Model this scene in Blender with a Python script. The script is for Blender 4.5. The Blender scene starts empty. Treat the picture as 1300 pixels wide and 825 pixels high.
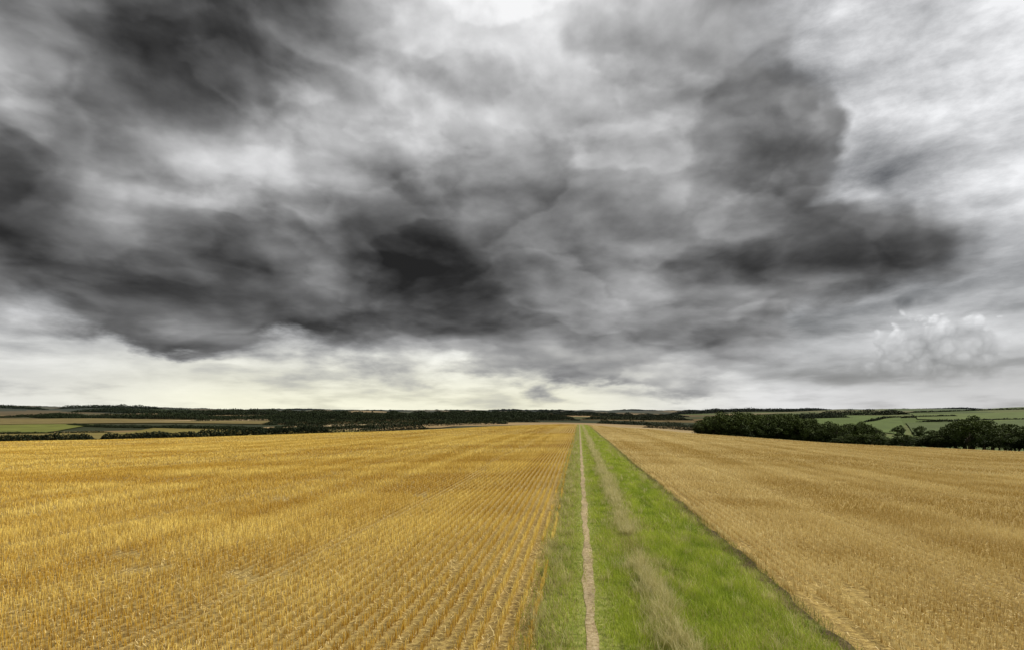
import bpy, math, random
import numpy as np
from mathutils import Vector, Matrix
rng = np.random.default_rng(7)
random.seed(7)
scene = bpy.context.scene
col = scene.collection
scene.view_settings.view_transform = 'Standard'
scene.view_settings.look = 'None'
scene.view_settings.exposure = 0
scene.view_settings.gamma = 1

F = 775.0          # focal length in units of the 1300-wide photograph
HC = 2.6           # eye height
YAW = math.atan(85.0 / F)   # camera looks this much to the left of the path

# ------------------------------------------------------------------ terrain
def az_of(px):
    return math.atan((px - 650.0) / F) - YAW
D_NODES = [200, 300, 450, 700, 1200, 2000, 3000, 5000, 9500]
COLS = [
 (-400, 100, 43,   [48, 38, 29, 20, 10, 2, -6, -4, -1]),
 (0,    100, 38,   [44, 36, 28, 19, 10, 3, -6, -4, -1]),
 (200,  120, 34,   [39, 33, 26, 18, 10, 4, -2, -3, -1]),
 (450,  150, 26,   [29, 26, 21, 15, 9, 5, 1, -0.5, -0.5]),
 (640,  200, 18,   [18.2, 19, 16, 12, 8, 5, 2, 0, -0.5]),
 (735,  230, 15,   [15.5, 17.5, 15.5, 12, 8, 5, 2, 0, -0.5]),
 (850,  160, 23,   [27, 27, 22, 15, 9, 5, 2, 0, -0.5]),
 (900,  120, 28.5, [37, 34, 24, 15, 8, 4, 2, 0, -0.5]),
 (1070, 95, 41,    [46, 37, 25, 12, 3, -1, -1, -1, -0.5]),
 (1300, 80, 52,    [53, 38, 25, 12, 2, -4, -3, -2, -0.5]),
 (1700, 80, 52,    [53, 38, 25, 12, 2, -4, -3, -2, -0.5]),
]
NR, NA = 280, 900
RADII = np.concatenate([[0.0], np.geomspace(0.6, 9500, NR - 1)])
AZ = np.linspace(-math.pi, math.pi, NA + 1)
tab = []; caz = []; edges = []
for px, ed, edy, dys in COLS:
    c = math.cos(math.atan((px - 650.0) / F))
    rs = [0.0, ed / c]; hs = [0.0, HC - edy * ed / F]
    for d, dy in zip(D_NODES, dys):
        if d > ed * 1.15:
            rs.append(d / c); hs.append(HC - dy * d / F)
    h = np.interp(RADII, rs, hs)
    tab.append(h); caz.append(az_of(px)); edges.append(ed / c)
tab = np.array(tab); caz = np.array(caz); edges = np.array(edges)
def smooth1(a, n, axis):
    k = np.hanning(n + 2)[1:-1]; k /= k.sum()
    pad = n // 2
    w = [(0, 0), (0, 0)]; w[axis] = (pad, pad)
    b = np.pad(a, w, mode='edge')
    return np.apply_along_axis(lambda v: np.convolve(v, k, mode='valid'), axis, b)
HG = np.zeros((NA + 1, NR))
for j in range(NR):
    HG[:, j] = np.interp(AZ, caz, tab[:, j])
wrap = np.clip((np.abs(AZ) - 2.0) / 1.1, 0, 1)[:, None]
HG = HG * (1 - wrap) + HG.mean(axis=0)[None, :] * wrap
HG = smooth1(HG, 23, 0)
HGs = smooth1(HG, 7, 1)
wgt = np.clip((RADII - 20) / 20, 0, 1)[None, :]
HG = HG * (1 - wgt) + HGs * wgt
AA, RR = np.meshgrid(AZ, RADII, indexing='ij')
XX = RR * np.sin(AA); YY = RR * np.cos(AA)
und = (np.sin(XX / 170 + 1.3) * np.cos(YY / 230) + 0.6 * np.sin(XX / 83 - YY / 120 + 2) + 0.5 * np.sin(YY / 61 + XX / 400))
HG += und * RR * 0.0016 * np.clip((RR - 350) / 400, 0, 1)
HG += 0.02 * np.sin(XX / 2.3 + 1) * np.sin(YY / 3.1) * np.clip(RR / 10, 0, 1) * np.clip(1 - RR / 200, 0, 1)

def ground(x, y):
    x = np.asarray(x, float); y = np.asarray(y, float)
    r = np.hypot(x, y); a = np.arctan2(x, y)
    fa = (a + math.pi) / (2 * math.pi) * NA
    ia = np.clip(fa.astype(int), 0, NA - 1); ta = fa - ia
    ir = np.clip(np.searchsorted(RADII, r) - 1, 0, NR - 2)
    tr = np.clip((r - RADII[ir]) / (RADII[ir + 1] - RADII[ir]), 0, 1)
    return ((HG[ia, ir] * (1 - ta) + HG[ia + 1, ir] * ta) * (1 - tr)
            + (HG[ia, ir + 1] * (1 - ta) + HG[ia + 1, ir + 1] * ta) * tr)
def edge_r(a):
    return np.interp(a, caz, edges)
def place(px, depth):
    xc = (px - 650.0) / F * depth
    return (xc * math.cos(YAW) - depth * math.sin(YAW), depth * math.cos(YAW) + xc * math.sin(YAW))

# ------------------------------------------------------------------ mesh helpers
def mesh_np(name, verts, faces, mat, colors=None, link=True, smooth=False):
    me = bpy.data.meshes.new(name)
    verts = np.asarray(verts, np.float32); faces = np.asarray(faces, np.int32)
    n = len(verts); m, k = faces.shape
    me.vertices.add(n); me.vertices.foreach_set('co', verts.ravel())
    me.loops.add(m * k); me.loops.foreach_set('vertex_index', faces.ravel())
    me.polygons.add(m)
    me.polygons.foreach_set('loop_start', np.arange(0, m * k, k, dtype=np.int32))
    me.polygons.foreach_set('loop_total', np.full(m, k, np.int32))
    if smooth:
        me.polygons.foreach_set('use_smooth', np.ones(m, bool))
    if colors is not None:
        at = me.color_attributes.new('tint', 'FLOAT_COLOR', 'POINT')
        c4 = np.ones((n, 4), np.float32); c4[:, :3] = colors
        at.data.foreach_set('color', c4.ravel())
    me.update(calc_edges=True)
    me.materials.append(mat)
    if not link:
        return me
    ob = bpy.data.objects.new(name, me)
    col.objects.link(ob)
    return ob

class NT:
    def __init__(s, tree): s.t = tree; s.n = tree.nodes; s.l = tree.links
    def new(s, typ, **kw):
        nd = s.n.new(typ)
        for k, v in kw.items(): setattr(nd, k, v)
        return nd
    def put(s, sock, v):
        if isinstance(v, bpy.types.NodeSocket): s.l.new(v, sock)
        elif v is not None: sock.default_value = v
    def m(s, op, a, b=None, c=None, clamp=False):
        nd = s.new('ShaderNodeMath', operation=op, use_clamp=clamp)
        s.put(nd.inputs[0], a)
        if b is not None: s.put(nd.inputs[1], b)
        if c is not None: s.put(nd.inputs[2], c)
        return nd.outputs[0]
    def vm(s, op, a, b=None, sc=None):
        nd = s.new('ShaderNodeVectorMath', operation=op)
        s.put(nd.inputs[0], a)
        if b is not None: s.put(nd.inputs[1], b)
        if sc is not None: s.put(nd.inputs['Scale'], sc)
        return nd.outputs[0]
    def mr(s, v, a, b, c=0.0, d=1.0, mode='LINEAR'):
        nd = s.new('ShaderNodeMapRange', interpolation_type=mode)
        s.put(nd.inputs[0], v)
        for i, q in enumerate((a, b, c, d)): s.put(nd.inputs[i + 1], q)
        return nd.outputs[0]
    def mixc(s, f, a, b, blend='MIX'):
        nd = s.new('ShaderNodeMix', data_type='RGBA', blend_type=blend)
        s.put(nd.inputs[0], f); s.put(nd.inputs[6], a); s.put(nd.inputs[7], b)
        return nd.outputs[2]
    def mixf(s, f, a, b):
        nd = s.new('ShaderNodeMix', data_type='FLOAT')
        s.put(nd.inputs[0], f); s.put(nd.inputs[2], a); s.put(nd.inputs[3], b)
        return nd.outputs[0]
    def noise(s, vec, scale, detail=4, rough=0.5, dist=0.0, out=0, dim='3D'):
        nd = s.new('ShaderNodeTexNoise', noise_dimensions=dim)
        s.put(nd.inputs['Vector'], vec)
        nd.inputs['Scale'].default_value = scale
        nd.inputs['Detail'].default_value = detail
        nd.inputs['Roughness'].default_value = rough
        nd.inputs['Distortion'].default_value = dist
        return nd.outputs[out]
    def voro(s, vec, scale, detail=0, rough=0.5, dim='2D'):
        nd = s.new('ShaderNodeTexVoronoi', voronoi_dimensions=dim, feature='F1')
        s.put(nd.inputs['Vector'], vec)
        nd.inputs['Scale'].default_value = scale
        nd.inputs['Detail'].default_value = detail
        nd.inputs['Roughness'].default_value = rough
        return nd.outputs['Distance']
    def ramp(s, f, stops, interp='LINEAR'):
        nd = s.new('ShaderNodeValToRGB')
        cr = nd.color_ramp; cr.interpolation = interp
        while len(cr.elements) < len(stops): cr.elements.new(0.5)
        for e, (p, c) in zip(cr.elements, stops):
            e.position = p
        for e, (p, c) in zip(cr.elements, stops):
            e.position = p; e.color = (c[0], c[1], c[2], 1)
        s.put(nd.inputs[0], f)
        return nd.outputs[0]
    def comb(s, x, y, z):
        nd = s.new('ShaderNodeCombineXYZ')
        s.put(nd.inputs[0], x); s.put(nd.inputs[1], y); s.put(nd.inputs[2], z)
        return nd.outputs[0]
    def sep(s, v):
        nd = s.new('ShaderNodeSeparateXYZ'); s.put(nd.inputs[0], v)
        return nd.outputs

def material(name):
    mt = bpy.data.materials.new(name); mt.use_nodes = True
    nt = NT(mt.node_tree)
    b = mt.node_tree.nodes['Principled BSDF']
    b.inputs['Roughness'].default_value = 0.9
    b.inputs['Specular IOR Level'].default_value = 0.15
    return mt, nt, b

def leaf_material(name, gain=(1, 1, 1), transl=0.0, rough=0.75):
    mt, nt, b = material(name)
    at = nt.new('ShaderNodeAttribute', attribute_name='tint')
    nt.put(b.inputs['Base Color'], at.outputs['Color'])
    b.inputs['Roughness'].default_value = rough
    if transl > 0:
        tr = nt.new('ShaderNodeBsdfTranslucent'); nt.put(tr.inputs[0], at.outputs['Color'])
        mx = nt.new('ShaderNodeMixShader'); mx.inputs[0].default_value = transl
        nt.l.new(b.outputs[0], mx.inputs[1]); nt.l.new(tr.outputs[0], mx.inputs[2])
        out = mt.node_tree.nodes['Material Output']
        nt.l.new(mx.outputs[0], out.inputs[0])
    return mt

# ------------------------------------------------------------------ ground material
m_ground, nt, b = material('farmland_ground')
geo = nt.new('ShaderNodeNewGeometry'); pos = geo.outputs['Position']
px_, py_, pz_ = nt.sep(pos)
flat = nt.comb(px_, py_, 0.0)
rad = nt.new('ShaderNodeVectorMath', operation='LENGTH'); nt.put(rad.inputs[0], flat)
rad = rad.outputs['Value']
fld = nt.new('ShaderNodeAttribute', attribute_name='field').outputs['Fac']
n1 = nt.noise(flat, 14, 6, 0.7)
n2 = nt.noise(flat, 0.35, 3)
soil = nt.ramp(n1, [(0.30, (0.11, 0.074, 0.03)), (0.46, (0.27, 0.18, 0.058)), (0.6, (0.45, 0.32, 0.10)), (0.75, (0.62, 0.47, 0.20))])
rowv = nt.m('SINE', nt.m('MULTIPLY', px_, 2 * math.pi / 0.2))
soil = nt.vm('SCALE', soil, sc=nt.mr(rowv, -1, 1, 0.82, 1.12))
soil = nt.mixc(nt.mr(n2, 0.4, 0.65, 0, 0.3), soil, (0.48, 0.35, 0.11, 1))
rot = nt.new('ShaderNodeMapping'); nt.put(rot.inputs['Vector'], flat)
rot.inputs['Rotation'].default_value = (0, 0, 0.35); rot.inputs['Scale'].default_value = (1 / 420., 1 / 230., 1)
wv = nt.vm('ADD', rot.outputs[0], nt.vm('SCALE', nt.noise(flat, 0.004, 2, out=1), sc=0.35))
vor = nt.new('ShaderNodeTexVoronoi', feature='F1', distance='CHEBYCHEV')
nt.put(vor.inputs['Vector'], wv); vor.inputs['Scale'].default_value = 1.0; vor.inputs['Randomness'].default_value = 0.8
rr, gg, bb = nt.sep(vor.outputs['Color'])
left_c = nt.ramp(rr, [(0.0, (0.030, 0.036, 0.014)), (0.22, (0.115, 0.080, 0.030)), (0.40, (0.060, 0.062, 0.020)),
                      (0.55, (0.21, 0.145, 0.060)), (0.70, (0.050, 0.050, 0.020)), (0.84, (0.30, 0.21, 0.10)), (0.93, (0.085, 0.105, 0.022))], 'CONSTANT')
right_c = nt.ramp(rr, [(0.0, (0.080, 0.110, 0.026)), (0.3, (0.10, 0.125, 0.033)), (0.5, (0.070, 0.090, 0.026)),
                       (0.7, (0.115, 0.13, 0.040)), (0.9, (0.14, 0.13, 0.055))], 'CONSTANT')
sidef = nt.mr(nt.m('SUBTRACT', nt.m('DIVIDE', px_, nt.m('MAXIMUM', rad, 1.0)), 0.2), -0.02, 0.12)
patch = nt.mixc(sidef, left_c, right_c)
patch = nt.vm('SCALE', patch, sc=nt.mr(nt.noise(flat, 0.03, 4), 0.3, 0.7, 0.8, 1.2))
painted_haze = nt.mr(rad, 1200, 7000, 0.0, 0.85)  # aerial haze painted into the land colour, growing with distance from the origin
patch = nt.mixc(painted_haze, patch, (0.075, 0.09, 0.10, 1))
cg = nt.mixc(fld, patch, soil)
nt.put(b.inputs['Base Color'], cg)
b.inputs['Roughness'].default_value = 1.0
bp = nt.new('ShaderNodeBump'); bp.inputs['Strength'].default_value = 0.7; bp.inputs['Distance'].default_value = 0.04
nt.put(bp.inputs['Height'], nt.m('MULTIPLY', n1, fld)); nt.put(b.inputs['Normal'], bp.outputs[0])

g = np.stack([XX[:-1, 1:], YY[:-1, 1:], HG[:-1, 1:]], -1)
nr = NR - 1
verts = g.reshape(-1, 3)
ii, jj = np.meshgrid(np.arange(NA), np.arange(nr - 1), indexing='ij')
i2 = (ii + 1) % NA
faces = np.stack([ii * nr + jj, ii * nr + jj + 1, i2 * nr + jj + 1, i2 * nr + jj], -1).reshape(-1, 4)
faces = faces[:, ::-1]
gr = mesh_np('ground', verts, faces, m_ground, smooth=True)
fa = np.zeros(len(verts), np.float32)
rv = np.hypot(verts[:, 0], verts[:, 1]); av = np.arctan2(verts[:, 0], verts[:, 1])
fa[:] = np.clip((edge_r(av) * 1.12 + 6 - rv) / 5.0, 0, 1)
at = gr.data.attributes.new('field', 'FLOAT', 'POINT'); at.data.foreach_set('value', fa)
gr['kind'] = 'structure'; gr['label'] = 'rolling farmland with harvested golden stubble field and distant patchwork'

# ------------------------------------------------------------------ far field sheets in the valley
def far_field(pxa, pxb, d0, d1, skew, colr, label, taper=0.0):
    mt, nt, b = material('crop_field')
    geo = nt.new('ShaderNodeNewGeometry')
    n = nt.noise(geo.outputs['Position'], 0.05, 5, 0.6)
    c = nt.ramp(n, [(0.3, [q * 0.72 for q in colr]), (0.7, [q * 1.25 for q in colr])])
    nt.put(b.inputs['Base Color'], c)
    N = 36
    u = np.linspace(0, 1, N)
    U, W = np.meshgrid(u, u, indexing='ij')
    px = pxa + (pxb - pxa) * U + skew * W
    d1u = d1 - (d1 - d0) * taper * U
    dep = d0 + (d1u - d0) * W + (d1 - d0) * 0.08 * np.sin(U * 5 + pxa)
    xc = (px - 650) / F * dep
    x = xc * math.cos(YAW) - dep * math.sin(YAW); y = dep * math.cos(YAW) + xc * math.sin(YAW)
    z = ground(x, y) + 0.0012 * np.hypot(x, y)
    v = np.stack([x, y, z], -1).reshape(-1, 3)
    a_, b_ = np.meshgrid(np.arange(N - 1), np.arange(N - 1), indexing='ij')
    f = np.stack([a_ * N + b_, (a_ + 1) * N + b_, (a_ + 1) * N + b_ + 1, a_ * N + b_ + 1], -1).reshape(-1, 4)
    o = mesh_np('valley_field', v, f, mt, smooth=True)
    o['kind'] = 'structure'; o['label'] = label
far_field(-90, 60, 440, 660, 60, (0.140, 0.150, 0.030), 'yellow-green valley field')
far_field(-90, 110, 230, 415, 60, (0.19, 0.150, 0.042), 'tan brown valley field')
far_field(105, 400, 235, 560, 90, (0.185, 0.150, 0.038), 'olive gold valley field', 0.85)
far_field(-90, 330, 700, 1330, 20, (0.17, 0.132, 0.048), 'brown valley field', 0.75)
far_field(170, 340, 850, 930, 0, (0.34, 0.25, 0.14), 'pale harvested strip in the valley')
far_field(340, 450, 330, 420, 20, (0.30, 0.22, 0.11), 'pale tan valley field')
far_field(400, 500, 500, 620, 18, (0.40, 0.31, 0.17), 'pale tan valley field')
far_field(470, 560, 320, 400, 25, (0.26, 0.18, 0.08), 'tan valley field')
far_field(510, 640, 560, 680, 10, (0.12, 0.13, 0.03), 'green valley field')
far_field(760, 880, 300, 400, 10, (0.34, 0.25, 0.12), 'pale tan valley field')
far_field(1030, 1150, 420, 1000, -10, (0.090, 0.125, 0.028), 'green pasture on the hillside')
far_field(1160, 1400, 380, 640, -10, (0.075, 0.100, 0.026), 'green pasture on the hillside')
far_field(1165, 1400, 680, 1250, -10, (0.100, 0.130, 0.031), 'green pasture on the hillside')

# ------------------------------------------------------------------ verge and path sheets
XL, XR = -0.56, 3.20
P0, P1 = 0.08, 0.235
def wob(y, s, a=1.0):
    return a * (0.05 * np.sin(y * 0.9 + s) + 0.035 * np.sin(y * 2.7 + 2 * s) + 0.02 * np.sin(y * 6.3 + 3 * s))
def strip(name, xl, xr, mat, lift, s, a, nx=6):
    ys = np.concatenate([np.linspace(-8, 40, 500), np.geomspace(40.2, 290, 160)])
    us = np.linspace(0, 1, nx)
    l = xl + wob(ys, s, a); r = xr + wob(ys, s + 2, a)
    X = l[:, None] * (1 - us) + r[:, None] * us
    Y = np.repeat(ys[:, None], nx, 1)
    Z = ground(X, Y) + lift * (1 + np.maximum(np.hypot(X, Y) - 15, 0) * 0.07)
    v = np.stack([X, Y, Z], -1).reshape(-1, 3)
    a_, b_ = np.meshgrid(np.arange(len(ys) - 1), np.arange(nx - 1), indexing='ij')
    f = np.stack([a_ * nx + b_, a_ * nx + b_ + 1, (a_ + 1) * nx + b_ + 1, (a_ + 1) * nx + b_], -1).reshape(-1, 4)
    o = mesh_np(name, v, f, mat, smooth=True); o['kind'] = 'structure'
    return o
m_verge, nt, b = material('verge_turf')
geo = nt.new('ShaderNodeNewGeometry'); x_, y_, z_ = nt.sep(geo.outputs['Position'])
fl = nt.comb(x_, y_, 0.0)
n = nt.noise(fl, 9, 6, 0.65)
grn = nt.ramp(n, [(0.3, (0.10, 0.12, 0.022)), (0.5, (0.23, 0.25, 0.05)), (0.7, (0.38, 0.36, 0.12))])
dirt_shade = nt.ramp(n, [(0.3, (0.030, 0.022, 0.010)), (0.5, (0.085, 0.060, 0.027)), (0.72, (0.22, 0.165, 0.075))])
xe = nt.m('ADD', x_, nt.mr(nt.noise(fl, 1.6, 4), 0.3, 0.7, -0.28, 0.28))
f1 = nt.mr(xe, 2.80, 3.1); f2 = nt.mr(xe, -0.20, -0.5)
nt.put(b.inputs['Base Color'], nt.mixc(nt.m('MAXIMUM', f1, nt.m('MULTIPLY', f2, 0.6)), grn, dirt_shade))  # bare soil edges; the right one also paints the shade beside the stubble
bp = nt.new('ShaderNodeBump'); bp.inputs['Distance'].default_value = 0.03; nt.put(bp.inputs['Height'], n); nt.put(b.inputs['Normal'], bp.outputs[0])
m_path, nt, b = material('trodden_earth')
geo = nt.new('ShaderNodeNewGeometry'); po = geo.outputs['Position']
n = nt.noise(po, 16, 8, 0.7); n3 = nt.noise(po, 1.3, 3)
c = nt.ramp(n, [(0.28, (0.14, 0.095, 0.045)), (0.48, (0.38, 0.29, 0.15)), (0.7, (0.58, 0.47, 0.29))])
c = nt.vm('SCALE', c, sc=nt.mr(n3, 0.3, 0.7, 0.75, 1.15))
nt.put(b.inputs['Base Color'], c)
bp = nt.new('ShaderNodeBump'); bp.inputs['Distance'].default_value = 0.03; nt.put(bp.inputs['Height'], n); nt.put(b.inputs['Normal'], bp.outputs[0])
v = strip('grass_verge', XL, XR, m_verge, 0.004, 1.0, 1.0, 12)
v['label'] = 'strip of rough grass between two stubble fields'
p = strip('footpath', P0, P1, m_path, 0.009, 2.0, 0.4, 4)
p['label'] = 'narrow trodden pale earth footpath through the grass'

# ------------------------------------------------------------------ blades
def in_view(x, y, margin=60):
    xc = x * math.cos(YAW) + y * math.sin(YAW)
    d = y * math.cos(YAW) - x * math.sin(YAW)
    d = np.maximum(d, 0.1)
    return (np.abs(xc / d) * F < 650 + margin)
def blades(name, x, y, h, w, lean, c0, c1, mat, lift=0.0, seg=1):
    n = len(x); z = ground(x, y) + lift
    th = rng.uniform(0, math.pi, n)
    dx, dy = np.cos(th) * w / 2, np.sin(th) * w / 2
    la = rng.uniform(0, 2 * math.pi, n); lx = np.cos(la) * lean * h; ly = np.sin(la) * lean * h
    if seg == 1:
        v = np.empty((n, 4, 3))
        v[:, 0] = np.stack([x - dx, y - dy, z - 0.01], -1)
        v[:, 1] = np.stack([x + dx, y + dy, z - 0.01], -1)
        v[:, 2] = np.stack([x + dx * .6 + lx, y + dy * .6 + ly, z + h], -1)
        v[:, 3] = np.stack([x - dx * .6 + lx, y - dy * .6 + ly, z + h], -1)
        f = np.arange(n * 4).reshape(n, 4)
        c = np.stack([c0, c0, c1, c1], 1).reshape(-1, 3)
        return mesh_np(name, v.reshape(-1, 3), f, mat, c)
    v = np.empty((n, 6, 3))
    v[:, 0] = np.stack([x - dx, y - dy, z - 0.01], -1)
    v[:, 1] = np.stack([x + dx, y + dy, z - 0.01], -1)
    v[:, 2] = np.stack([x - dx * .8 + lx * .3, y - dy * .8 + ly * .3, z + h * .6], -1)
    v[:, 3] = np.stack([x + dx * .8 + lx * .3, y + dy * .8 + ly * .3, z + h * .6], -1)
    v[:, 4] = np.stack([x - dx * .1 + lx, y - dy * .1 + ly, z + h], -1)
    v[:, 5] = np.stack([x + dx * .1 + lx, y + dy * .1 + ly, z + h], -1)
    base = np.arange(n)[:, None] * 6
    f = np.concatenate([base + np.array([[0, 1, 3, 2]]), base + np.array([[2, 3, 5, 4]])], 0)
    cm = (c0 + c1) / 2
    c = np.stack([c0, c0, cm, cm, c1, c1], 1).reshape(-1, 3)
    return mesh_np(name, v.reshape(-1, 3), f, mat, c)

class VN:
    def __init__(s, seed): s.g = np.random.default_rng(seed).random((256, 256))
    def __call__(s, x, y):
        xi = np.floor(x).astype(int); yi = np.floor(y).astype(int)
        fx = x - xi; fy = y - yi; fx = fx * fx * (3 - 2 * fx); fy = fy * fy * (3 - 2 * fy)
        g_ = s.g; a = g_[xi % 256, yi % 256]; b_ = g_[(xi + 1) % 256, yi % 256]
        c = g_[xi % 256, (yi + 1) % 256]; d = g_[(xi + 1) % 256, (yi + 1) % 256]
        return (a * (1 - fx) + b_ * fx) * (1 - fy) + (c * (1 - fx) + d * fx) * fy
vn = VN(3)
def fbm(x, y, s=1.0):
    return (vn(x * s, y * s) + .5 * vn(x * s * 2.1 + 9, y * s * 2.1 + 4) + .25 * vn(x * s * 4.3 + 30, y * s * 4.3 + 11)) / 1.75

m_straw = leaf_material('straw', transl=0.12, rough=0.55)
m_grass = leaf_material('grass_blade', transl=0.3, rough=0.6)

def stubble(side):
    xs, ys, ws = [], [], []
    rings = [(4.5, 22, 0.20, 0.06, 6, 0.007), (22, 45, 0.20, 0.14, 6, 0.012), (45, 95, 0.20, 0.42, 5, 0.024),
             (95, 250, 0.44, 0.9, 5, 0.055)]
    for r0, r1, row, step, ns, w in rings:
        xm = r1 * 1.05
        rows = (np.arange(0, xm, row))
        rows = (XL - 0.03 - rows) if side < 0 else (XR + 0.02 + rows)
        yy = np.arange(0, r1, step)
        gx, gy = np.meshgrid(rows, yy, indexing='ij')
        gx = gx.ravel(); gy = gy.ravel()
        first = np.abs(gx - (XL if side < 0 else XR)) < 0.35
        gx = gx + 0.04 * np.sin(gy * 0.13) + 0.02 * (fbm(gx * 3, gy * 0.8, 1.0) - 0.5) * 2
        gy = gy + rng.uniform(-step / 2, step / 2, gy.shape)
        r = np.hypot(gx, gy); a = np.arctan2(gx, gy)
        k = (r >= r0) & (r < r1) & in_view(gx, gy) & (r < edge_r(a) * 1.12 + 4)
        k &= rng.random(len(gx)) > 0.06
        k &= fbm(gx, gy, 0.9) > 0.19
        k &= ~(first & (fbm(gx * 0 + side * 9, gy, 0.9) < 0.42))
        gx, gy = gx[k], gy[k]
        sp = 0.015 * (1 if r0 < 22 else 1.2 if r0 < 45 else 1.5)
        gx = np.repeat(gx, ns) + rng.normal(0, sp, len(gx) * ns)
        gy = np.repeat(gy, ns) + rng.normal(0, max(sp, step * 0.35), len(gy) * ns)
        xs.append(gx); ys.append(gy); ws.append(np.full(len(gx), w))
    x = np.concatenate(xs); y = np.concatenate(ys); w = np.concatenate(ws) * rng.uniform(0.7, 1.3, len(x))
    n = len(x)
    pat = fbm(x * 0.35, y * 1.0, 0.55)
    band = fbm(x * 0.09 + 0.05 * y, y * 0.6 + 40, 0.5)
    long_ = fbm(x * 2.0 + 50, y * 0.03 + 20, 0.5)
    pat2 = fbm(x + 50, y + 20, 0.12)
    wob_ = 0.25 * np.sin(y * 0.2)
    tram = np.exp(-(((x + wob_ + (0.9 if side < 0 else -4)) % 7.0 - 3.0) / 0.25) ** 2)
    bz = np.clip(0.5 + 2.2 * (band - 0.5), 0, 1)
    h = (0.080 + 0.045 * pat + 0.04 * bz) * rng.uniform(0.6, 1.25, n) * (1 - 0.5 * tram)
    t = np.clip(0.5 + 1.0 * (pat - 0.5) + 1.25 * (band - 0.5) + 1.6 * (long_ - 0.5) + 0.8 * (pat2 - 0.5) + rng.normal(0, 0.22, n), 0, 1)[:, None]
    if side < 0:
        ca = np.array([0.62, 0.385, 0.050]); cb = np.array([1.0, 0.79, 0.22])
    else:
        ca = np.array([0.63, 0.46, 0.145]); cb = np.array([1.0, 0.86, 0.44])
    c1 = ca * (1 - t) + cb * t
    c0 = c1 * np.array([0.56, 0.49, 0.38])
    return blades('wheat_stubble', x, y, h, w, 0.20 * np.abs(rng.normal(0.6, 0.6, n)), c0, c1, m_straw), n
o, n1_ = stubble(-1); o['kind'] = 'stuff'; o['label'] = 'rows of cut golden wheat stubble covering the field'
o, n2_ = stubble(1); o['kind'] = 'stuff'; o['label'] = 'rows of paler cut wheat stubble beside the grass strip'
print('stalks', n1_, n2_)

def litter(n, rmax):
    a = rng.uniform(-0.95, 0.75, n); r = np.sqrt(rng.uniform(4.5 ** 2, rmax ** 2, n)) * rng.uniform(0.3, 1, n)
    r = np.maximum(r, 4.5)
    x = r * np.sin(a); y = r * np.cos(a)
    k = ((x < XL - 0.05) | (x > XR + 0.1)) & in_view(x, y); x, y = x[k], y[k]; n = len(x)
    th = rng.uniform(0, math.pi, n); L = rng.uniform(0.03, 0.12, n); w = 0.005 + 0.0003 * np.hypot(x, y)
    ux, uy = np.cos(th), np.sin(th)
    z = ground(x, y) + rng.uniform(0.012, 0.04, n); dz = rng.uniform(-0.02, 0.02, n)
    v = np.empty((n, 4, 3))
    for i, (s, t) in enumerate([(-1, -1), (1, -1), (1, 1), (-1, 1)]):
        v[:, i] = np.stack([x + ux * L / 2 * s - uy * w / 2 * t, y + uy * L / 2 * s + ux * w / 2 * t, z + dz * s], -1)
    t = rng.random(n)[:, None]
    c = np.array([0.60, 0.42, 0.13]) * (1 - t) + np.array([0.85, 0.68, 0.32]) * t
    o = mesh_np('loose_straw', v.reshape(-1, 3), np.arange(n * 4).reshape(n, 4), m_straw, np.repeat(c, 4, 0))
    o['kind'] = 'stuff'; o['label'] = 'loose pale straw scattered over the stubble field'
litter(36000, 40)

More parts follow.
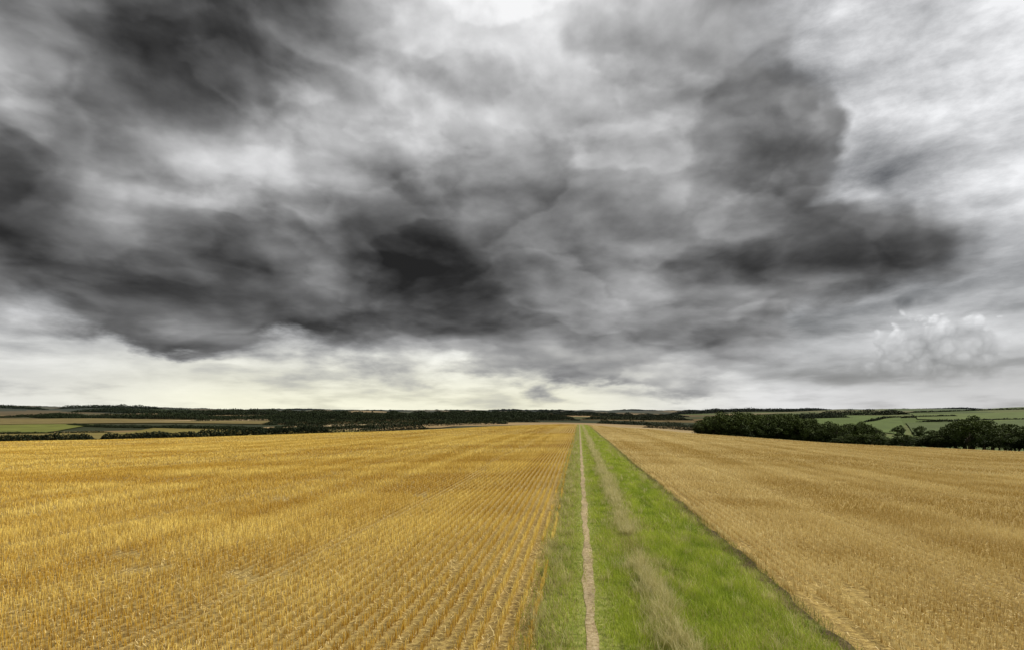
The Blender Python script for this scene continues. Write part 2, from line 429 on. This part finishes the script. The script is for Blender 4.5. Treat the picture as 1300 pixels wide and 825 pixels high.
def grass_field():
    xs, ys, ws = [], [], []
    for y0, y1, dens, w in [(4, 14, 2900, 0.006), (14, 30, 1100, 0.010), (30, 70, 350, 0.02), (70, 250, 62, 0.05)]:
        n = int((y1 - y0) * 4.1 * dens)
        xs.append(rng.uniform(XL - 0.22, XR + 0.06, n)); ys.append(rng.uniform(y0, y1, n)); ws.append(np.full(n, w))
    x = np.concatenate(xs); y = np.concatenate(ys); w = np.concatenate(ws)
    pz = fbm(x, y * 0.6, 1.3); p2 = fbm(x + 7, y * 0.5 + 3, 3.0)
    xe = x + 0.35 * (fbm(x * 0, y, 0.9) - 0.5)
    pw = 0.03 * np.sin(y * 1.7) + 0.03 * (p2 - 0.5)
    cov = np.interp(x + pw, [-0.8, -0.6, -0.4, -0.2, 0.05, 0.12, 0.19, 0.26, 0.5, 2.75, 2.95, 3.1, 3.25], [0.15, 0.35, 0.6, 0.85, 0.65, 0.03, 0.03, 0.7, 1.2, 1.2, 0.8, 0.4, 0.3])
    k = rng.random(len(x)) < cov * (0.3 + 1.2 * pz)
    x, y, w, pz, p2, xe = x[k], y[k], w[k], pz[k], p2[k], xe[k]; n = len(x)
    hb = np.interp(x, [-0.6, -0.1, 0.05, 0.30, 0.6, 1.2, 1.8, 2.4, 2.8, 3.2], [0.10, 0.07, 0.03, 0.035, 0.08, 0.11, 0.12, 0.11, 0.10, 0.08])
    h = hb * (0.55 + 0.9 * p2) * rng.uniform(0.6, 1.3, n)
    dry = np.interp(xe, [-0.6, -0.3, 0.0, 0.3, 0.6, 0.85, 1.1, 1.4, 1.8, 2.6, 2.9, 3.2], [0.62, 0.48, 0.38, 0.25, 0.12, 0.32, 0.60, 0.30, 0.12, 0.16, 0.42, 0.6])
    dry = dry + 0.55 * (fbm(x * 1.2 + 20, y * 0.6, 1.1) - 0.5)
    isd = (rng.random(n) < dry)[:, None]
    t = np.clip(rng.random(n) * 0.7 + 1.1 * (p2 - 0.30), 0, 1)[:, None]
    dark = np.interp(x, [2.85, 3.15], [1.0, 0.65])[:, None]  # blade colour darkened towards the right stubble, painting in its shade
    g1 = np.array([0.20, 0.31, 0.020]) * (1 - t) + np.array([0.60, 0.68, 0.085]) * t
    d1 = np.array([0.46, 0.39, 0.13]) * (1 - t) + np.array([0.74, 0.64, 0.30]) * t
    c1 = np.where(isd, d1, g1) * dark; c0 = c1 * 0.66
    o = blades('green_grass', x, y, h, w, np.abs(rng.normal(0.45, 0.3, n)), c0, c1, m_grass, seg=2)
    o['kind'] = 'stuff'; o['label'] = 'short green grass growing between the footpath and stubble'
    # straw-coloured tussocks: stems grouped round tuft centres
    xs, ys, ws, hs = [], [], [], []
    for y0, y1, dens, w, ns in [(4, 15, 44, 0.005, 24), (15, 32, 28, 0.009, 17), (32, 80, 15, 0.02, 10), (80, 240, 5, 0.05, 5)]:
        m = int((y1 - y0) * dens); m2 = m // 6
        cx = np.concatenate([rng.normal(1.12, 0.14, m), rng.uniform(0.4, 3.0, m2), rng.uniform(-0.6, -0.1, m2 // 2)])
        cy = rng.uniform(y0, y1, len(cx))
        cx = cx + 0.25 * (fbm(cx * 0 + 5, cy, 0.6) - 0.5)
        keep = fbm(cx + 3, cy * 0.8, 0.9) > 0.30
        cx, cy = cx[keep], cy[keep]
        ch = rng.uniform(0.12, 0.32, len(cx))
        xs.append(np.repeat(cx, ns) + rng.normal(0, 0.04, len(cx) * ns)); ys.append(np.repeat(cy, ns) + rng.normal(0, 0.05, len(cx) * ns))
        ws.append(np.full(len(cx) * ns, w)); hs.append(np.repeat(ch, ns) * rng.uniform(0.55, 1.1, len(cx) * ns))
    x = np.concatenate(xs); y = np.concatenate(ys); w = np.concatenate(ws); h = np.concatenate(hs); n = len(x)
    t = rng.random(n)[:, None]
    c1 = np.array([0.58, 0.49, 0.19]) * (1 - t) + np.array([0.92, 0.83, 0.50]) * t
    c0 = np.array([0.28, 0.30, 0.06]) * (1 - t) + np.array([0.46, 0.42, 0.15]) * t
    o = blades('dry_grass', x, y, h, w, np.abs(rng.normal(0.4, 0.3, n)), c0, c1, m_grass, seg=2)
    o['kind'] = 'stuff'; o['label'] = 'tall pale dry seeding grass along the middle of the strip'
grass_field()

# ------------------------------------------------------------------ trees
m_leaf = leaf_material('foliage')
m_bark, nt, b = material('bark')
geo = nt.new('ShaderNodeNewGeometry')
nt.put(b.inputs['Base Color'], nt.ramp(nt.noise(geo.outputs['Position'], 6, 5), [(0.3, (0.035, 0.027, 0.02)), (0.7, (0.12, 0.095, 0.07))]))

def quads(cx, size, colr):
    n = len(cx)
    a = rng.normal(size=(n, 3)); a /= np.linalg.norm(a, axis=1)[:, None]
    b_ = rng.normal(size=(n, 3)); b_ -= (b_ * a).sum(1)[:, None] * a; b_ /= np.linalg.norm(b_, axis=1)[:, None]
    s = (size * rng.uniform(0.6, 1.3, n))[:, None]
    a = a * s * 0.5; b_ = b_ * s * 0.36
    v = np.stack([cx - a, cx + b_, cx + a, cx - b_], 1).reshape(-1, 3)
    return v, np.arange(n * 4).reshape(n, 4), np.repeat(colr, 4, 0)
def tube(p0, p1, r0, r1, k=7):
    p0 = np.array(p0, float); p1 = np.array(p1, float); d = p1 - p0; d /= np.linalg.norm(d)
    u = np.cross(d, [0.3, 1, 0.1]); u /= np.linalg.norm(u); w = np.cross(d, u)
    th = np.arange(k) / k * 2 * math.pi
    ring = np.cos(th)[:, None] * u + np.sin(th)[:, None] * w
    v = np.vstack([p0 + ring * r0, p1 + ring * r1])
    i = np.arange(k); f = np.stack([i, (i + 1) % k, (i + 1) % k + k, i + k], -1)
    return v, f
def make_tree(H, W, nclump=46):
    vs, fs, o_ = [], [], 0
    th = H * 0.38
    segs = [((0, 0, -0.3), (0.1, 0.05, th), 0.30, 0.2), ((0.1, 0.05, th), (-0.1, 0.1, H * 0.8), 0.2, 0.05)]
    for i in range(6):
        a = i * 1.05 + rng.uniform(-.3, .3); z0 = th * rng.uniform(0.6, 1.3)
        segs.append(((0.08, 0.05, z0), (math.cos(a) * W * .36, math.sin(a) * W * .36, z0 + H * rng.uniform(.2, .35)), 0.11, 0.03))
    for s in segs:
        v, f = tube(*s); vs.append(v); fs.append(f + o_); o_ += len(v)
    trunk = mesh_np('trunk', np.vstack(vs), np.vstack(fs), m_bark, link=False, smooth=True)
    cen = []
    while len(cen) < nclump:
        q = rng.uniform(-1, 1, 3); d = np.linalg.norm(q)
        if d < 1 and d > 0.35:
            zz = H * 0.54 + q[2] * H * 0.40
            taper = 1.0 if q[2] < 0.3 else 1 - 0.2 * q[2]
            cen.append((q[0] * W / 2 * taper, q[1] * W / 2 * taper, zz))
    cen = np.array(cen); m = 85
    cr = rng.uniform(0.8, 1.4, nclump)
    off = rng.normal(size=(nclump, m, 3)); off /= np.linalg.norm(off, axis=2)[:, :, None]
    off *= (rng.random((nclump, m, 1)) ** 0.4) * cr[:, None, None] * np.array([1, 1, .75])
    pts = (cen[:, None] + off).reshape(-1, 3)
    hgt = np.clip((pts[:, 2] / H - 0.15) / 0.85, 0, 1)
    t = np.clip(0.15 * rng.random(len(pts)) + 0.3 * np.repeat(rng.random(nclump), m) + 0.6 * hgt ** 1.3, 0, 1)[:, None]  # light top and shaded underside of the crown painted into leaf colour
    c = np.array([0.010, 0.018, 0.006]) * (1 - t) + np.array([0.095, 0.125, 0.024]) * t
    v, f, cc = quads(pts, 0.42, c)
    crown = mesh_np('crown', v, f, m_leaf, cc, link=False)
    return trunk, crown, H
kinds = [make_tree(10, 8.5), make_tree(9, 9.5, 52), make_tree(11.5, 8.5, 50), make_tree(7, 7.5, 38), make_tree(8.5, 7.5, 38)]
labels = {'wood': 'dark green broadleaf tree in the dense field-edge wood', 'clump': 'dark broadleaf tree in the clump below the stubble field',
          'lone': 'rounded dark green tree standing in the green valley fields'}
def put_tree(px, depth, top_y, key, group, sx=1.0):
    x, y = place(px, depth); z = float(ground(x, y))
    k = random.choice(kinds)
    htot = HC - depth * (top_y - 522) / F - z
    htot = max(2.8, min(htot, 17)) * random.uniform(0.86, 1.10)
    s = htot / k[2]
    e = bpy.data.objects.new('tree', None); e.empty_display_size = 1
    e.location = (x, y, z - 0.1); e.rotation_euler = (0, 0, random.uniform(0, 6.28))
    sw = max(s, 0.7) * random.uniform(0.95, 1.25) * sx
    e.scale = (sw, sw, s)
    e['label'] = labels[key]; e['category'] = 'tree'; e['group'] = group
    col.objects.link(e)
    for nm, me in (('trunk', k[0]), ('crown', k[1])):
        o = bpy.data.objects.new(nm, me); o.parent = e; col.objects.link(o)
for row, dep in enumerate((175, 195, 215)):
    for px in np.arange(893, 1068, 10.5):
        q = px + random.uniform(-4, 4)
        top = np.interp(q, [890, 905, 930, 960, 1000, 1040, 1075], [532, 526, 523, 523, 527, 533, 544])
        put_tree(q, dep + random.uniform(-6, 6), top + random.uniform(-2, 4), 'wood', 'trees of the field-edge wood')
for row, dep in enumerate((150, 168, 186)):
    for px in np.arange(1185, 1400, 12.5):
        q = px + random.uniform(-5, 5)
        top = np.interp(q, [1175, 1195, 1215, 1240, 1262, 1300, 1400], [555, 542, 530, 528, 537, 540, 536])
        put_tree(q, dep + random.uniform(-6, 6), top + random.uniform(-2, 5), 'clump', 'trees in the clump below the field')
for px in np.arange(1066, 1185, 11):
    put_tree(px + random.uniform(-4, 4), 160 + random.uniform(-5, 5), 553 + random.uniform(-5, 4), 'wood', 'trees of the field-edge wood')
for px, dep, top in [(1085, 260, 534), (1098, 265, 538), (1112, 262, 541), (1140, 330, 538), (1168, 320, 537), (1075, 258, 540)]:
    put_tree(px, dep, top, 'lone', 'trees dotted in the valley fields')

# ------------------------------------------------------------------ far belts of trees and hedges
def belt(name, px0, d0, px1, d1, h, width, label, kind=None, cat=None, dens=1.0, tone=0.6, blue=0.0, lo=0.35, hi=0.9):
    x0, y0 = place(px0, d0); x1, y1 = place(px1, d1)
    L = math.hypot(x1 - x0, y1 - y0); md = (d0 + d1) / 2
    q = max(0.6, min(md * 0.0016, 6.0))
    n = int(min(30000, dens * L * (h + width) / (q * q) * 2.4)) + 200
    t = rng.random(n)
    ux, uy = (x1 - x0) / L, (y1 - y0) / L
    s = rng.uniform(-.5, .5, n) * width
    bend = 0.05 * L * np.sin(t * 3.1 + px0) + 0.015 * L * np.sin(t * 9 + px1)
    x = x0 + (x1 - x0) * t - uy * (s + bend); y = y0 + (y1 - y0) * t + ux * (s + bend)
    hh = h * (lo + hi * fbm(t * L / (h * 1.3) + px0, s * 0 + d0, 1.0)) * np.clip(np.minimum(t, 1 - t) * 12, 0.25, 1)
    hh *= np.sqrt(np.clip(1 - (s / width * 1.7) ** 2, 0.1, 1))
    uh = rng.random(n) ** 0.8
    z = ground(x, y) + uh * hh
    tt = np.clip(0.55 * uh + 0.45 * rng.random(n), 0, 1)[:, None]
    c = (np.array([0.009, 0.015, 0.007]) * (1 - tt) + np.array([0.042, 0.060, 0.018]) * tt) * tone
    c = c * (1 - blue) + np.array([0.045, 0.055, 0.065]) * blue  # blue-grey aerial haze mixed into the leaf colour of farther belts
    v, f, cc = quads(np.stack([x, y, z], -1), q, c)
    o = mesh_np(name, v, f, m_leaf, cc)
    o['label'] = label
    if kind: o['kind'] = kind
    else:
        o['category'] = cat; o['group'] = 'hedgerows between the fields'
HL = 'dark overgrown hedgerow along a field boundary'
WL = 'far-off dark wood on the valley side'
H_ = lambda *a, **k: belt('hedgerow', *a, HL, cat='hedge', **k)
W_ = lambda *a, **k: belt('distant_wood', *a, WL, kind='stuff', **k)
H_(-60, 200, 130, 205, 3.0, 4, tone=0.4, lo=0.85, hi=0.4, dens=3); H_(120, 205, 260, 215, 3.0, 4, tone=0.4, lo=0.85, hi=0.4, dens=3)
H_(240, 215, 420, 245, 3.4, 5, tone=0.45, lo=0.85, hi=0.4, dens=2.5)
H_(415, 260, 540, 300, 4.8, 5, lo=0.7, hi=0.5)
H_(320, 320, 480, 420, 4, 6); H_(460, 430, 640, 480, 5.5, 7); H_(350, 520, 560, 600, 6, 8)
H_(-60, 425, 150, 418, 2.0, 4, lo=0.6, hi=0.6); H_(100, 680, 380, 330, 3.5, 6); H_(240, 840, 420, 860, 6, 9)
H_(520, 520, 690, 600, 6, 8); H_(560, 700, 730, 800, 7, 10)
W_(60, 1400, 330, 1150, 13, 55); W_(300, 1150, 560, 1250, 16, 70); W_(520, 1100, 705, 1200, 15, 70)
W_(-60, 1450, 110, 1500, 9, 40); W_(420, 850, 600, 900, 13, 40); W_(600, 850, 720, 930, 11, 40)
W_(330, 950, 520, 980, 13, 40); W_(250, 950, 340, 960, 10, 20); W_(340, 650, 420, 700, 9, 30)
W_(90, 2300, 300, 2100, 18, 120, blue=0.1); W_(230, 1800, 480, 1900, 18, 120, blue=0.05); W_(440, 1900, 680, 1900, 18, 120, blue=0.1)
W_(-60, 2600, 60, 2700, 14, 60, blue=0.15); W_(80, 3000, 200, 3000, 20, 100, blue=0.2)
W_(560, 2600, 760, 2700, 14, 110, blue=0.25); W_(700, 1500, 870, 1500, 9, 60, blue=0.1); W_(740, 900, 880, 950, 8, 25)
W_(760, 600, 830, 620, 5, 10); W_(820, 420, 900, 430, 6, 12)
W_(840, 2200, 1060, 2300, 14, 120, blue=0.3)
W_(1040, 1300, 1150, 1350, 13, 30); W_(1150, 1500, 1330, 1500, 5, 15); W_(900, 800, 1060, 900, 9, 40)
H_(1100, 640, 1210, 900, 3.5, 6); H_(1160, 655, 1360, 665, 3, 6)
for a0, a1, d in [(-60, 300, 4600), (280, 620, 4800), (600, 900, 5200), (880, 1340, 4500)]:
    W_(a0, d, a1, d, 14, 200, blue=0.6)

# ------------------------------------------------------------------ camera
cam = bpy.data.cameras.new('camera'); co = bpy.data.objects.new('camera', cam); col.objects.link(co)
cam.sensor_width = 36; cam.lens = 36 * F / 1300.0
cam.shift_y = (522 - 412.5) / 1300.0
cam.clip_start = 0.1; cam.clip_end = 30000
co.location = (0, 0, HC); co.rotation_euler = (math.radians(90), 0, YAW)
scene.camera = co

# ------------------------------------------------------------------ sun
SUN_EL, SUN_AZ = math.radians(42), math.radians(75)
sl = bpy.data.lights.new('sun', 'SUN'); so = bpy.data.objects.new('sun', sl); col.objects.link(so)
sl.energy = 3.9; sl.angle = math.radians(4); sl.color = (1.0, 0.96, 0.88)
d = Vector((math.sin(SUN_AZ) * math.cos(SUN_EL), math.cos(SUN_AZ) * math.cos(SUN_EL), math.sin(SUN_EL)))
so.rotation_euler = d.to_track_quat('Z', 'Y').to_euler()

# ------------------------------------------------------------------ sky
GX = np.arange(0, 1301, 50)
G = {
0:  [46,45,38,31,27,26,27,30,40,54,68,73,77,81,78,70,66,62,57,50,48,62,74,68,70,80,84],
40: [48,46,36,29,25,24,25,28,42,56,68,72,74,75,75,68,64,62,60,57,60,74,80,77,80,84,87],
80: [60,48,36,29,26,24,25,32,50,62,68,71,70,72,73,66,64,62,59,58,64,78,86,84,87,85,85],
120:[66,54,40,31,27,27,34,50,63,65,66,66,66,69,69,61,57,55,52,48,48,66,86,87,89,87,85],
160:[50,46,42,36,35,44,58,70,71,70,67,64,63,63,60,55,53,50,46,43,43,54,76,87,87,86,84],
200:[34,36,48,58,66,73,76,74,72,67,61,58,57,57,55,53,52,49,46,44,43,48,66,82,85,84,82],
240:[26,29,42,58,66,69,72,68,61,52,48,49,51,50,48,49,50,49,46,45,44,46,54,60,74,82,84],
280:[22,24,31,46,50,48,51,50,45,37,33,32,37,42,42,44,46,49,44,38,34,34,34,37,50,70,76],
320:[28,31,34,34,32,30,32,36,40,30,24,23,28,37,43,47,50,50,40,33,28,27,27,27,38,58,66],
360:[35,36,38,31,26,27,32,38,39,29,22,19,21,30,38,43,49,48,45,46,48,44,41,43,58,67,71],
400:[48,46,42,38,34,35,38,39,35,31,29,27,27,35,41,44,49,46,47,54,58,60,62,63,74,73,72],
430:[70,68,64,58,50,44,42,40,40,38,46,50,42,40,46,46,44,43,46,50,56,62,67,75,78,75,72],
455:[80,80,80,80,79,76,72,68,68,60,62,61,57,52,54,50,45,45,52,57,63,69,69,67,67,69,71],
480:[84,84,85,86,87,87,87,87,88,89,88,86,83,78,76,75,71,65,68,71,69,68,69,68,67,69,71],
500:[87,87,88,90,91,92,92,92,92,92,92,91,90,90,89,88,86,87,87,86,84,82,80,78,76,76,77],
522:[89,89,90,91,92,92,92,92,92,92,92,92,92,91,90,90,89,89,88,87,86,84,83,81,80,80,80],
}
for k in G: G[k] = G[k][:27]
GY = np.array(sorted(G)); GV = np.array([G[k] for k in sorted(G)], float) / 100
poly = np.array([(1000, -300), (995, 0), (975, 50), (1003, 100), (1035, 140), (1055, 185), (1025, 230), (1075, 254), (1150, 264), (1215, 296),
 (1210, 340), (1155, 358), (1090, 362), (1040, 378), (1000, 395), (1000, 432), (965, 462), (880, 484), (810, 494), (700, 480), (600, 468), (520, 462),
 (450, 455), (380, 446), (300, 448), (200, 440), (100, 422), (50, 410), (0, 415), (-300, 415), (-300, -300)], float)
def sdist(x, y):
    P = np.stack([x, y], -1).reshape(-1, 1, 2)
    A = poly[None]; B = np.roll(poly, -1, 0)[None]; AB = B - A
    t = np.clip(((P - A) * AB).sum(-1) / (AB ** 2).sum(-1), 0, 1)
    dd = np.linalg.norm(P - (A + AB * t[..., None]), axis=-1).min(1)
    yi, yj = A[..., 1], B[..., 1]; xi, xj = A[..., 0], B[..., 0]
    cr = ((yi > P[..., 1]) != (yj > P[..., 1])) & (P[..., 0] < (xj - xi) * (P[..., 1] - yi) / (yj - yi + 1e-9) + xi)
    ins = cr.sum(1) % 2 == 1
    return np.where(ins, dd, -dd).reshape(x.shape)
gx, gy = np.meshgrid(GX.astype(float), GY.astype(float))
ins = sdist(gx, gy)
def fill(mask):
    out = GV.copy()
    pts = np.argwhere(mask)
    for i in range(GV.shape[0]):
        for j in range(GV.shape[1]):
            if not mask[i, j]:
                dd = np.hypot((GX[pts[:, 1]] - GX[j]), (GY[pts[:, 0]] - GY[i]) * 1.3)
                w = 1 / (dd + 1) ** 3
                out[i, j] = (w * GV[pts[:, 0], pts[:, 1]]).sum() / w.sum()
    return out
CL = fill(ins > 8); BG = fill(ins < -22)
def sample(A, x, y):
    x = np.clip(x, 0, 1299.9); y = np.clip(y, 0, 521.9)
    fx = x / 50; ix = int(fx); fx -= ix
    iy = int(np.searchsorted(GY, y, side='right') - 1); fy = (y - GY[iy]) / (GY[iy + 1] - GY[iy])
    return (A[iy, ix] * (1 - fx) + A[iy, ix + 1] * fx) * (1 - fy) + (A[iy + 1, ix] * (1 - fx) + A[iy + 1, ix + 1] * fx) * fy
TROWS = [0.0, 0.025, 0.05, 0.08, 0.11, 0.145, 0.185, 0.23, 0.275, 0.32, 0.37, 0.42, 0.48, 0.54, 0.60, 0.68]
AZH = math.radians(43); NS = 31
world = bpy.data.worlds.new('World'); scene.world = world; world.use_nodes = True
world.cycles.sampling_method = 'NONE'
wt = NT(world.node_tree); wt.n.clear()
out = wt.new('ShaderNodeOutputWorld'); bg = wt.new('ShaderNodeBackground')
wt.l.new(bg.outputs[0], out.inputs[0])
tc = wt.new('ShaderNodeTexCoord'); dr = wt.vm('NORMALIZE', tc.outputs['Generated'])
x_, y_, z_ = wt.sep(dr)
cs, sn = math.cos(YAW), math.sin(YAW)
xr = wt.m('ADD', wt.m('MULTIPLY', x_, cs), wt.m('MULTIPLY', y_, sn))
yr = wt.m('SUBTRACT', wt.m('MULTIPLY', y_, cs), wt.m('MULTIPLY', x_, sn))
azn = wt.m('ARCTAN2', xr, yr)
hyp = wt.m('SQRT', wt.m('MAXIMUM', wt.m('SUBTRACT', 1.0, wt.m('MULTIPLY', z_, z_)), 1e-4))
zc = wt.m('MAXIMUM', z_, 0.0)
tt = wt.m('DIVIDE', zc, hyp)
gt = wt.m('LOGARITHM', wt.m('ADD', tt, 0.27), math.e)
Q = wt.comb(azn, gt, 0.0)
wn = wt.noise(Q, 3.5, 5, 0.50, out=1, dim='2D')
w1, w2, w3 = wt.sep(wt.vm('SUBTRACT', wn, (0.5, 0.5, 0.5)))
wamp = wt.mr(tt, 0.0, 0.35, 0.05, 0.18)
azw = wt.m('ADD', azn, wt.m('MULTIPLY', w1, wamp))
tw = wt.m('ADD', tt, wt.m('MULTIPLY', w2, wt.m('MULTIPLY', wamp, 0.6)))
fac = wt.mr(azw, -AZH, AZH)
cur = None
for i, t in enumerate(TROWS):
    stops = []
    for s in range(NS):
        f = s / (NS - 1); a = -AZH + 2 * AZH * f
        X = 650 + F * math.tan(a); Y = 522 - t * F / math.cos(a)
        M = float(np.clip(0.5 + sdist(np.array([X]), np.array([Y]))[0] / 160.0, 0, 1))
        stops.append((f, (sample(CL, X, Y), M, sample(BG, X, Y))))
    rcol = wt.ramp(fac, stops, 'EASE')
    cur = rcol if cur is None else wt.mixc(wt.mr(tw, TROWS[i - 1], t, mode='SMOOTHSTEP'), cur, rcol)
sc_ = wt.new('ShaderNodeSeparateColor'); wt.l.new(cur, sc_.inputs[0])
clL, mk, bgL = sc_.outputs
Qw = wt.vm('ADD', Q, wt.comb(wt.m('MULTIPLY', w1, 0.06), wt.m('MULTIPLY', w2, 0.05), 0.0))
dA = wt.noise(Qw, 5.0, 7, 0.47, dim='2D')
dB = wt.noise(wt.vm('ADD', Qw, (0.015, 0.036, 0.0)), 5.0, 6, 0.47, dim='2D')
rel = wt.m('SUBTRACT', dA, dB)
hi_ = wt.noise(Qw, 15.0, 5, 0.55, dim='2D')
lay = None
for sc, off, thr, k, a in [(2.4, 11.0, 0.50, 7.5, 0.11), (4.2, 27.0, 0.545, 9.5, 0.085), (3.0, 61.0, 0.50, 7.5, -0.095)]:
    nn = wt.noise(wt.vm('ADD', Qw, (off, off * 0.37, 0.0)), sc, 6, 0.46, dim='2D')
    s_ = wt.m('SUBTRACT', nn, thr)
    e = wt.m('MULTIPLY', wt.mr(s_, -0.015, 0.042, mode='SMOOTHSTEP'), wt.m('EXPONENT', wt.m('MULTIPLY', wt.m('MAXIMUM', s_, 0.0), -k)))
    e = wt.m('MULTIPLY', e, a)
    lay = e if lay is None else wt.m('ADD', lay, e)
amp = wt.mr(clL, 0.1, 0.5, 0.5, 0.95)
base = wt.m('ADD', wt.m('MULTIPLY', wt.m('SUBTRACT', clL, 0.45), 1.12), 0.475)
cv = wt.m('ADD', wt.m('MULTIPLY', rel, 0.76), lay)
cv = wt.m('ADD', cv, wt.m('MULTIPLY', wt.m('SUBTRACT', dA, 0.5), -0.13))
cv = wt.m('ADD', cv, wt.m('MULTIPLY', wt.m('SUBTRACT', hi_, 0.5), 0.04))
cv = wt.m('ADD', base, wt.m('MULTIPLY', cv, amp))
mm = wt.m('ADD', mk, wt.m('MULTIPLY', wt.m('SUBTRACT', dA, 0.5), 0.70))
mm = wt.m('ADD', mm, wt.m('MULTIPLY', wt.m('SUBTRACT', hi_, 0.5), wt.mr(tt, 0.25, 0.08, 0.18, 0.42)))
sw = wt.mr(w3, -0.12, 0.12, 0.07, 0.24)
mask = wt.mr(mm, wt.m('SUBTRACT', 0.48, sw), wt.m('ADD', 0.53, sw), mode='SMOOTHSTEP')
wsp = wt.noise(wt.vm('MULTIPLY', Qw, (1.0, 1.4, 1.0)), 6.5, 8, 0.66, dim='2D')
stk = wt.noise(wt.comb(wt.m('MULTIPLY', azn, 3.0), wt.m('MULTIPLY', tt, 16.0), 0.0), 1.6, 7, 0.56, dim='2D')
lowf = wt.mr(tt, 0.20, 0.04)
bv = wt.m('ADD', bgL, wt.m('MULTIPLY', wt.m('SUBTRACT', wsp, 0.5), wt.mr(tt, 0.02, 0.25, 0.10, 0.55)))
scrap = wt.mr(stk, 0.46, 0.72, 0.025, -0.12, mode='SMOOTHSTEP')
bv = wt.m('ADD', bv, wt.m('MULTIPLY', scrap, lowf))
bv = wt.m('ADD', bv, wt.m('MULTIPLY', wt.m('ADD', wt.m('MULTIPLY', rel, 0.7), wt.m('MULTIPLY', lay, 0.5)), wt.mr(tt, 0.02, 0.12, 0.12, 0.9)))
val = wt.mixf(mask, bv, cv)
A2 = wt.comb(azn, tt, 0.0)
cn = wt.noise(A2, 20, 6, 0.5, dim='2D')
vA = wt.voro(wt.vm('ADD', A2, wt.comb(wt.m('MULTIPLY', cn, 0.03), wt.m('MULTIPLY', hi_, 0.02), 0.0)), 36, 2, 0.5)
def cumulus(val, px, py, rx, ry, top, bot, soft, base_fade, op=1.0):
    a0 = math.atan((px - 650) / F); t0 = (522 - py) * math.cos(a0) / F
    k = math.cos(a0) / F
    dx = wt.m('DIVIDE', wt.m('SUBTRACT', azn, a0), rx * k * math.cos(a0)); dy_ = wt.m('DIVIDE', wt.m('SUBTRACT', tt, t0), ry * k)
    r = wt.m('SQRT', wt.m('ADD', wt.m('MULTIPLY', dx, dx), wt.m('MULTIPLY', dy_, dy_)))
    e = wt.m('ADD', wt.m('SUBTRACT', 1.0, r), wt.m('MULTIPLY', wt.m('SUBTRACT', cn, 0.5), 0.9))
    e = wt.m('ADD', e, wt.m('MULTIPLY', wt.m('SUBTRACT', 0.35, vA), 0.4))
    mk_ = wt.mr(e, 0.0, soft, mode='SMOOTHSTEP')
    if base_fade: mk_ = wt.m('MULTIPLY', mk_, wt.mr(dy_, -1.0, -0.1, 0.0, op, 'SMOOTHSTEP'))
    vv = wt.m('ADD', wt.mr(dy_, -0.7, 0.6, bot, top), wt.m('MULTIPLY', wt.m('SUBTRACT', 0.35, vA), 0.18))
    vv = wt.m('ADD', vv, wt.m('MULTIPLY', wt.m('SUBTRACT', cn, 0.5), -0.12))
    return wt.mixf(mk_, val, vv)
val = cumulus(val, 1185, 462, 140, 34, 0.76, 0.64, 0.45, True, 0.8)
val = cumulus(val, 1195, 440, 112, 52, 0.90, 0.66, 0.22, True, 1.0)
val = cumulus(val, 1148, 382, 36, 14, 0.54, 0.50, 0.9, False)
val = wt.m('MAXIMUM', wt.m('MINIMUM', val, 0.965), 0.165)
lin = wt.m('POWER', val, 2.2)
cream = wt.m('MULTIPLY', wt.mr(tt, 0.13, 0.02), wt.m('MULTIPLY', wt.mr(azn, 0.45, 0.0, mode='SMOOTHSTEP'), wt.mr(azn, -0.75, -0.40, 0.3, 1.0, 'SMOOTHSTEP')))
cream = wt.m('MULTIPLY', cream, wt.mr(val, 0.55, 0.85))
tint = wt.mixc(cream, (0.997, 1.0, 1.01, 1), (1.07, 1.05, 0.84, 1))
clouds = wt.vm('SCALE', tint, sc=lin)
sky = wt.new('ShaderNodeTexSky', sky_type='NISHITA'); sky.sun_disc = False
sky.sun_elevation = SUN_EL; sky.sun_rotation = SUN_AZ
skyc = wt.vm('SCALE', sky.outputs[0], sc=0.10)
thin = wt.m('MULTIPLY', wt.m('SUBTRACT', 1.0, mask), 0.05)
final = wt.mixc(thin, clouds, skyc)
wt.l.new(final, bg.inputs[0]); bg.inputs[1].default_value = 1.0
